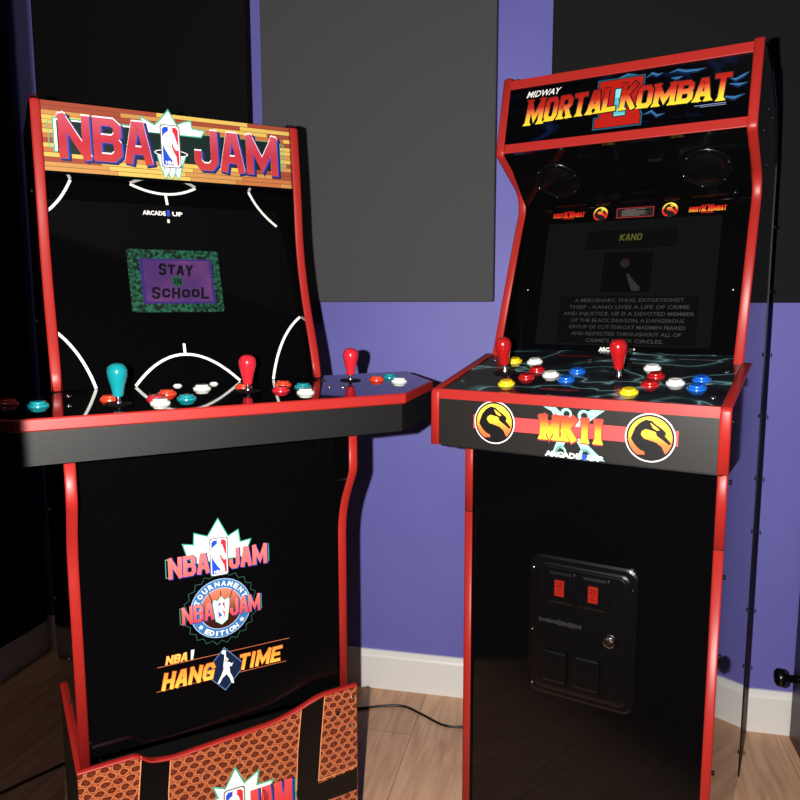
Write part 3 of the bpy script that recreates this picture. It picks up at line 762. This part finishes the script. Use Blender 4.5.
def wisp(pts, t, m, lv):
    n = len(pts)
    for i in range(n-1):
        (a, b), (c, d) = pts[i], pts[i+1]; t0 = t*math.sin(math.pi*(i+.08)/(n-.84)); t1 = t*math.sin(math.pi*(i+1+.0)/(n-.84)) if i < n-2 else 0
        poly(mb, Pq, [(a, b-t0/2), (c, d-t1/2), (c, d+t1/2), (a, b+t0/2)], m, lv)
DB = mat('deep_blue_wisp', (10, 30, 66), .3); LB = mat('light_blue_wisp', (46, 100, 142), .3)
for pts in ([(.045, .116), (.055, .123), (.065, .118), (.075, .121)], [(.085, .118), (.10, .122), (.115, .117), (.135, .116), (.15, .118)], [(.185, .095), (.2, .088), (.213, .094), (.222, .099)], [(.19, .082), (.205, .078), (.221, .080)], [(.045, .045), (.06, .050), (.07, .04), (.085, .043)], [(-.012, .122), (.01, .127), (.03, .125)], [(.17, .063), (.2, .055), (.218, .06)], [(.09, .108), (.10, .106), (.112, .109)]):
    wisp(pts, .010, DB, 1); wisp([(a, b+.001) for a, b in pts], .0045, LB, 2)
# big numeral
def numeral(cu, lv):
    P_ = Pq
    v0, v1 = .030, .121
    for g_, m_, l in ((.0035, mat('cyan_glow', (30, 84, 110), .3), lv), (.0014, BLKM, lv+1), (0, mat('numeral_red', (160, 24, 16), .3), lv+2)):
        rect(mb, P_, cu-.045-g_, v0-g_, cu+.040+g_, v0+.018+g_, m_, l); rect(mb, P_, cu-.042-g_, v1-.017-g_, cu+.040+g_, v1+g_, m_, l)
        for a, b in ((-.036, -.012), (.014, .038)):
            rect(mb, P_, cu+a-g_, v0, cu+b+g_, v1, m_, l+.25)
    rect(mb, P_, cu-.0095, v0+.020, cu+.0115, v1-.019, CYAN, lv+3.2)
numeral(0, 3)
rect(mb, Pq, -.0095, .052, .0115, .085, mat('teal_core', (80, 170, 185), .3), 6.8)
mkg = grad_mat('red_to_yellow', 1.490, 1.538, [(0, (232, 208, 50)), (.3, (228, 175, 50)), (.5, (205, 105, 55)), (.68, (170, 36, 24)), (1, (150, 22, 16))], .3)
word(mb, Pq, 'MORTAL', -.1880, .0545, -.008, .1035, .0092, mkg, 10, gap=.10, shear=.10, rise=.004, serif=.95, outline=BLKM, ol=1.45, heights=[(.0525, .1055), (.055, .1035), (.0555, .103), (.0555, .1025), (.0555, .1025), (.0555, .1025)])
word(mb, Pq, 'KOMBAT', .000, .0555, .192, .1035, .0092, mkg, 15, gap=.10, shear=.08, rise=-.004, serif=.95, outline=BLKM, ol=1.45, heights=[(.058, .110), (.0575, .101), (.0575, .1005), (.0575, .1005), (.0575, .101), (.055, .1055)])
txt(mb, Pq, 'MIDWAY', -.1530, .1165, .0125, WHITE, 11, width=.068, bold=.012, shear=.35)
txt(mb, Pq, 'TM & \u00a9 ALL RIGHTS RESERVED', .163, .0475, .0025, mat('pale_blue_text', (140, 160, 190), .4), 11, width=.052) if False else None
rect(mb, Pq, .135, .0475, .188, .0485, mat('pale_blue_text', (130, 150, 180), .4), 11); rect(mb, Pq, .145, .0445, .188, .0454, mat('pale_blue_text', (130, 150, 180), .4), 11)
mb.build('marquee_panel', MC, fix=False)
for v0, v1 in ((-.001, .0175), (.133, .152)):
    mb = MB(); mb.box((-IN, v0, .0), (IN, v1, .0035), RED, lambda a, b, c: Pq(a, b, c+.001)); mb.build('marquee_frame', MC, bevel=.0008)

# speaker soffit
Ps = Plane((1.585, 1.335), (1.462, 1.437))
mb = MB(); mb.box((-IN, 0, -.008), (IN, Ps.len, 0), GLASS, lambda a, b, c: Ps(a, b, c)); mb.build('speaker_panel', MC)
SPK = mat('speaker_plastic', (6, 6, 7), .25, .4)
for u in (-.138, .150):
    mb = MB()
    mb.lathe(Ps, u, .080, [(.046, 0), (.046, .002), (.044, .0035), (.040, .0035), (.037, .001), (.034, .0012), (.030, .003), (.015, .0045), (.0001, .005)], SPK, 40)
    for k in range(6):
        a = 2*math.pi*k/6+.3; mb.lathe(Ps, u+.0425*math.cos(a), .080+.0425*math.sin(a), [(.002, .0035), (.0018, .005), (.0001, .0055)], CHROME, 8)
    o = mb.build('speaker', MC)
mb = MB(); mb.lathe(Ps, .197, .014, [(.006, 0), (.006, .004), (.0045, .006), (.0001, .0065)], SPK, 16); mb.build('volume_knob', MC)

# dragon emblem
DRG = grad_mat('emblem_fire_large', .885, .965, [(0, (220, 70, 60)), (.35, (235, 120, 60)), (.6, (245, 190, 60)), (1, (250, 220, 80))])
DRS = grad_mat('emblem_fire_small', 1.314, 1.330, [(0, (190, 40, 25)), (.4, (215, 70, 40)), (.75, (240, 190, 60)), (1, (250, 220, 80))])
def emblem(mb, P, cu, cv, r, lv, fire, ring=True):
    if ring:
        poly(mb, P, circle(cu, cv, r), WHITE, lv); poly(mb, P, circle(cu, cv, r*.945), BLKM, lv+1)
    poly(mb, P, circle(cu, cv, r*.87), fire, lv+2)
    def q(pts): return [(cu+(x-280)/98*r, cv-(y-312)/103*r) for x, y in pts]
    body = [(240, 250), (262, 236), (285, 240), (303, 256), (322, 268), (338, 282), (340, 297), (322, 300), (306, 288), (290, 282), (262, 276), (248, 286), (244, 300), (256, 316), (280, 322), (306, 330), (326, 346), (338, 372), (342, 374), (330, 388), (312, 398), (283, 404), (250, 398), (232, 386), (262, 384), (260, 372), (244, 366), (230, 354), (218, 340), (206, 320), (212, 300), (222, 272)]
    poly(mb, P, q(body), BLKM, lv+3)
    poly(mb, P, q([(278, 247), (300, 262), (316, 276), (306, 279), (290, 270)]), fire, lv+4)
    poly(mb, P, q([(300, 280), (330, 292), (352, 318), (362, 330), (352, 335), (330, 318), (305, 300)]), BLKM, lv+4)
    poly(mb, P, q([(196, 300), (206, 326), (219, 346), (236, 362), (232, 366), (210, 352), (195, 328)]), fire, lv+4)
# screen bezel & screen
Pt = Plane((1.503, 1.036), (1.585, 1.337))
mb = MB(); mb.box((-IN, 0, -.006), (IN, Pt.len, 0), GLASS, lambda a, b, c: Pt(a, b, c))
mks = grad_mat('small_logo_red', 1.312, 1.328, [(0, (230, 160, 50)), (.45, (205, 40, 25)), (1, (180, 25, 20))])
for cu in (-.130, .1475):
    cv = .295 if cu < 0 else .291
    word(mb, Pt, 'MORTAL', cu-.034, cv-.0045, cu-.001, cv+.0055, .0018, mks, 2, gap=.14, shear=.1, serif=.8)
    word(mb, Pt, 'KOMBAT', cu+.001, cv-.0045, cu+.034, cv+.0055, .0018, mks, 2, gap=.14, shear=.1, serif=.8)
    for a in (-.0075, .0035): rect(mb, Pt, cu+a, cv-.008, cu+a+.0045, cv+.009, mat('numeral_red', (196, 34, 22), .3), 1)
    rect(mb, Pt, cu-.011, cv-.008, cu+.011, cv-.0055, mat('numeral_red', (196, 34, 22), .3), 1); rect(mb, Pt, cu-.011, cv+.0065, cu+.011, cv+.009, mat('numeral_red', (196, 34, 22), .3), 1)
for cu in (-.0615, .0775): emblem(mb, Pt, cu, .2935, .0175, 1, DRS, False)
rect(mb, Pt, -.0285, .2825, .0465, .304, mat('notice_red', (140, 30, 30), .4), 1); rect(mb, Pt, -.0268, .2842, .0448, .3023, BLKM, 2)
for k, (ln, s) in enumerate((('ONE OR TWO PLAYERS', .0019), ('MOVE WITH THE JOYSTICK', .0017), ('HIGH PUNCH  LOW PUNCH', .0017), ('HIGH KICK  LOW KICK', .0017), ('BLOCK', .0017))):
    pass
for k, ln in enumerate((.040, .030, .046, .050, .044, .050, .036)):
    rect(mb, Pt, (.009-ln/2) if k == 0 else -.018, .2995-.0022*k, (.009+ln/2) if k == 0 else -.018+ln, .3002-.0022*k, mat('grey_print', (120, 112, 105), .4), 3)
txt(mb, Pt, 'ARCADE', -.014, .0065, .0075, WHITE, 2, width=.042, bold=.05); txt(mb, Pt, '1', .012, .0065, .010, BLUE, 2, width=.006, bold=.05); txt(mb, Pt, 'UP', .0275, .0065, .0075, WHITE, 2, width=.020, bold=.05)
for u, v in ((-.2025, .132), (.207, .128)): poly(mb, Pt, circle(u, v, .0013, 8), WHITE, 1)
mb.build('screen_bezel', MC, fix=False)
mb = MB()
S1 = mat('screen_grey', (3, 3, 3), .07, .253, emit=1, emitc=(15, 16, 17)); S2 = mat('screen_dark_box', (3, 3, 3), .07, .253, emit=1, emitc=(10, 10, 10)); S3 = mat('screen_box_edge', (3, 3, 3), .07, .253, emit=1, emitc=(21, 21, 22))
rect(mb, Pt, -.172, .014, .176, .2775, S1, 1)
def sbox(u0, v0, u1, v1):
    rect(mb, Pt, u0-.0015, v0-.0015, u1+.0015, v1+.0015, S3, 2); rect(mb, Pt, u0, v0, u1, v1, S2, 3)
sbox(-.085, .2165, .098, .258); sbox(-.128, .017, .150, .1185); sbox(-.046, .124, .055, .2095)
rect(mb, Pt, -.044, .126, .053, .2075, mat('screen_picture_black', (3, 3, 3), .07, .253, emit=1, emitc=(7, 7, 8)), 4)
# plain stand-in picture: soft unspecific colour patches
poly(mb, Pt, circle(.0, .186, .0095, 18), mat('picture_rust', (5, 5, 5), .3, emit=1, emitc=(34, 17, 15)), 5)
poly(mb, Pt, [(.004, .165), (.010, .163), (.020, .150), (.034, .135), (.034, .128), (.018, .128), (.011, .145)], mat('picture_grey', (5, 5, 5), .3, emit=1, emitc=(34, 36, 38)), 5)
word(mb, Pt, 'KANO', -.0165, .2335, .0275, .2475, .0024, mat('screen_olive_text', (5, 5, 5), .3, emit=1, emitc=(87, 87, 23)), 5, gap=.2, shear=.12)
GT = mat('screen_grey_text', (5, 5, 5), .3, emit=1, emitc=(51, 52, 51))
for k, ln in enumerate(('A MERCENARY, THUG, EXTORTIONIST', 'THIEF - KANO LIVES A LIFE OF CRIME', 'AND INJUSTICE. HE IS A DEVOTED MEMBER', 'OF THE BLACK DRAGON, A DANGEROUS', 'GROUP OF CUT-THROAT MADMEN FEARED', 'AND RESPECTED THROUGHOUT ALL OF', 'CRIME\'S INNER CIRCLES.')):
    txt(mb, Pt, ln, .013, .1085-.0140*k, .0072, GT, 5, width=.00700*len(ln), bold=.01)
mb.build('display_screen', MC, fix=False)

# control deck
DWH = .2557
cheek = [(1.20, .876), (1.20, .974), (1.208, .9795), (1.44, 1.029), (1.47, 1.01), (1.50, .95), (1.44, .90), (1.36, .876)]
def deckmat():
    m = mat('lightning_deck_print_glare', (14, 15, 18), .10, .75); nt = m.node_tree; b = nt.nodes['Principled BSDF']; L = nt.links.new
    tc = N(nt, 'ShaderNodeTexCoord'); mp = N(nt, 'ShaderNodeMapping'); mp.inputs['Rotation'].default_value = (0, 0, .5); mp.inputs['Scale'].default_value = (6, 9, 1)
    n = N(nt, 'ShaderNodeTexNoise', Scale=.9, Detail=2.5, Distortion=.8)
    a = N(nt, 'ShaderNodeMath', operation='SUBTRACT'); a.inputs[1].default_value = .5; ab = N(nt, 'ShaderNodeMath', operation='ABSOLUTE')
    r = ramp(nt, [(.0, (140, 185, 182)), (.006, (70, 108, 110)), (.022, (30, 40, 46)), (.10, (20, 21, 26))])  # lightning print; the greyish base tones have the deck's glare put into them
    L(tc.outputs['Object'], mp.inputs[0]); L(mp.outputs[0], n.inputs['Vector']); L(n.outputs['Fac'], a.inputs[0]); L(a.outputs[0], ab.inputs[0]); L(ab.outputs[0], r.inputs[0])
    L(r.outputs[0], b.inputs['Base Color'])
    return m
DM = deckmat()
Pk = Plane((1.2, .9765), (1.5, 1.0390))
mb = MB(); DI = DWH-T
mb.box((-DI, 0, -.012), (DI, .305, 0), DM, lambda a, b, c: Pk(a, b, c))
Pf = Plane((1.203, .876), (1.203, .978))
OLV = mat('deck_front_black', (29, 27, 25), .42, .3)
mb.box((-DI, 0, -.012), (DI, .086, 0), OLV, lambda a, b, c: Pf(a, b, c))
mb.box((-DI, 1.21-D0, .872), (DI, 1.46-D0, .877), BLKM)
# front artwork
rect(mb, Pf, -.171, .0365, .181, .0615, SALMON, 1)
import cmath
for (a, b, c, d) in ((-.04, .085, -.012, .055), (.065, .085, .03, .055), (-.035, .002, -.01, .035), (.068, .001, .03, .035)):
    pts = [(a, b), (a+(c-a)*.4+.004, b+(d-b)*.25), (c-.002, d), (c+.014*(1 if c < 0 else -1), d), (a+(c-a)*.6+.012*(1 if c < 0 else -1), b+(d-b)*.2), (a+.022*(1 if c < 0 else -1), b)]
    poly(mb, Pf, pts, mat('pale_lightning', (150, 205, 195), .35), 2)
for a, b in ((.0, .075), (.03, .074), (-.008, .010), (.034, .009)):
    poly(mb, Pf, circle(a, b, .010, 16), mat('pale_lightning', (150, 205, 195), .35), 2); poly(mb, Pf, circle(a+.001, b, .0055, 16), OLV, 3)
mk2 = grad_mat('mk_front_gradient', .902, .948, [(0, (250, 210, 60)), (.5, (240, 165, 50)), (.75, (225, 90, 50)), (1, (210, 60, 50))])
word(mb, Pf, 'MK', -.045, .0285, .018, .0700, .0108, mk2, 6, gap=.12, serif=.85, outline=mat('front_red_edge', (170, 62, 58), .35), ol=1.45)
word(mb, Pf, 'II', .024, .0285, .064, .0690, .0108, mk2, 6, gap=.12, serif=.85, outline=mat('front_red_edge', (170, 62, 58), .35), ol=1.45)
txt(mb, Pf, 'ARCADE', -.004, .0050, .0085, WHITE, 6, width=.062, bold=.05); txt(mb, Pf, '1', .0335, .0048, .009, BLUE, 6, width=.008, bold=.05); txt(mb, Pf, 'UP', .052, .0045, .0085, WHITE, 6, width=.026, bold=.05)
emblem(mb, Pf, -.1300, .0500, .0385, 4, DRG); emblem(mb, Pf, .1385, .0470, .0395, 4, DRG)
txt(mb, Pk, 'MORTAL KOMBAT', -.028, .046, .006, mat('deck_red_text', (150, 24, 22), .3), 1, width=.07, bold=.05)
txt(mb, Pk, 'MORTAL KOMBAT', -.070, .262, .005, mat('deck_red_text', (150, 24, 22), .3), 1, width=.07, bold=.05)
txt(mb, Pk, 'MORTAL KOMBAT', .165, .266, .005, mat('deck_grey_text', (120, 120, 120), .3), 1, width=.07, bold=.03)
KD = mb.build('control_deck', MC, fix=False)
mb = MB(); mb.box((-DI, 1.1995-D0, .9625), (DI, 1.2135-D0, .9800), RED); mb.build('deck_edge_trim', MC)
for s in (-1, 1):
    u0, u1 = (-DWH, -DWH+T) if s < 0 else (DWH-T, DWH)
    side_panel(MC, u0, u1, cheek, SIDE).name = 'deck_side'
    edge_trim(MC, u0, u1, fillet([(1.20, .876), (1.20, .9775), (1.44, 1.029), (1.452, 1.026)], [0, .008, 0, 0]), 'deck_side_trim')
    screw(MC, s*DWH, 1.225, .955, s, .004)
YP = mat('yellow_plastic', (240, 205, 25), .25, .5, coat=.5); RP = mat('red_plastic', (166, 20, 22), .22, .5, coat=.5); BP = mat('blue_plastic', (14, 92, 190), .25, .5, coat=.5)
def PK_(u, D, w=0): return Pk(u, (D-1.2)*1.0215, w)
joystick(KD, PK_, -.164, 1.327, RP, 'left red joystick', .004); joystick(KD, PK_, .0525, 1.332, RP, 'right red joystick', .004)
for u, D, mm, nm in ((-.1755, 1.402, YP, 'yellow'), (-.1328, 1.404, WPL, 'white'), (-.108, 1.350, RP, 'red'), (-.1104, 1.302, RP, 'red'), (-.1322, 1.259, YP, 'yellow'), (-.071, 1.324, WPL, 'white'), (-.0335, 1.300, BP, 'blue'), (-.0297, 1.352, BP, 'blue'),
                     (.0965, 1.3935, WPL, 'white'), (.1130, 1.3476, RP, 'red'), (.1141, 1.298, RP, 'red'), (.0905, 1.252, YP, 'yellow'), (.1523, 1.314, WPL, 'white'), (.1898, 1.340, BP, 'blue'), (.1906, 1.292, BP, 'blue')):
    button(KD, PK_, u, D, mm, nm+' push button', .0160)
for u, D in ((-.0295, 1.4286), (.0408, 1.4244)): button(KD, PK_, u, D, BLKM, 'small black push button', .011)
for u, D in ((-.222, 1.262), (-.220, 1.408), (.222, 1.25), (.222, 1.39)):
    mb = MB(); mb.lathe(PK_, u, D, [(.0042, 0), (.004, .0014), (.0025, .0024), (.0001, .0027)], CHROME, 14); mb.build('bolt', KD)

# coin door
Pc = Plane((1.3245, 0), (1.3245, 1))
CD = MB()
def plate(mb, cu, cv, hw, hh, r, w0, w1, m, inset=.003):
    a = rounded(cu, cv, hw, hh, r); b = rounded(cu, cv, hw-inset, hh-inset, max(r-inset, .001)); 
    rows = [[Pc(x, y, w0) for x, y in a], [Pc(x, y, w0+(w1-w0)*.7) for x, y in a], [Pc(x, y, w1) for x, y in b]]
    mb.grid(rows, m, False, True); mb.face(rows[-1], m)
plate(CD, .001, .518, .103, .140, .022, 0, .006, MOLD, .005)
plate(CD, .001, .518, .096, .133, .019, .006, .0045, MOLD, .001)
plate(CD, .001, .518, .090, .127, .017, .004, .0085, MOLD, .004)
plate(CD, .001, .518, .084, .121, .015, .0085, .0100, MOLD, .002)
for u in (-.038, .026):
    plate(CD, u+.001, .601, .0275, .031, .004, .010, .0155, MOLD, .005)
    CD.box((u-.021, .573, .0155), (u-.017, .629, .0175), MOLD, lambda a, b, c: Pc(a, b, c)); CD.box((u+.0225, .577, .013), (u+.0255, .634, .0185), MOLD, lambda a, b, c: Pc(a, b, c))
for k in range(26):
    u = -.078+.0032*k; h_ = .002+.0035*random.random()
    CD.box((u, .531-h_, .010), (u+.0022, .531+h_, .0122), mat('shiny_relief', (70, 70, 70), .3, .8, metal=.6), lambda a, b, c: Pc(a, b, c))
cdo = CD.build('coin_door', MC)
for u in (-.038, .026):
    mb = MB(); mb.box((u-.011, .584, .0155), (u+.012, .621, .0195), mat('coin_frame_dark', (10, 4, 4), .3), lambda a, b, c: Pc(a, b, c))
    CR = mat('coin_red_lamp', (110, 14, 8), .3, emit=.28, emitc=(215, 40, 22))
    mb.box((u-.0085, .587, .0195), (u+.0095, .618, .0205), CR, lambda a, b, c: Pc(a, b, c))
    dk = mat('coin_text_dark', (70, 8, 6), .4)
    for k, s in enumerate(('25', 'C')): txt(mb, Pc, s, u+.0005, .6095-.0135*k, .0085, dk, 69, width=(.012, .006)[k], bold=.02)
    for dv in (0, -.015): pass
    o = mb.build('coin_button', cdo, fix=False); o['label'] = 'red lit coin button'
for u in (-.050, .013):
    mb = MB(); plate(mb, u+.004, .441, .0245, .031, .003, .010, .0145, MOLD, .004); plate(mb, u+.005, .441, .017, .024, .002, .0145, .0125, MOLD, .002)
    mb.box((u+.0265, .409, .010), (u+.0290, .475, .0175), MOLD, lambda a, b, c: Pc(a, b, c))
    mb.build('coin_return', cdo)
mb = MB(); mb.lathe(Pc, .0570, .516, [(.0155, .0095), (.0150, .012), (.0125, .0125)], MOLD, 28); mb.lathe(Pc, .0570, .516, [(.0115, .0105), (.0112, .015), (.0095, .0165), (.0075, .0155), (.0001, .0150)], CHROME, 28)
mb.box((.0562, .5105, .0150), (.0578, .5215, .0160), BLKM, lambda a, b, c: Pc(a, b, c)); o = mb.build('lock', cdo); o['label'] = 'round chrome key lock'
for u, v in ((-.094, .630), (-.094, .505), (-.092, .395), (.095, .62)):
    mb = MB(); mb.lathe(Pc, u, v, [(.003, .004), (.003, .0072), (.0015, .0085), (.0001, .0088)], CHROME if u < 0 else MOLD, 12); mb.build('screw', cdo)
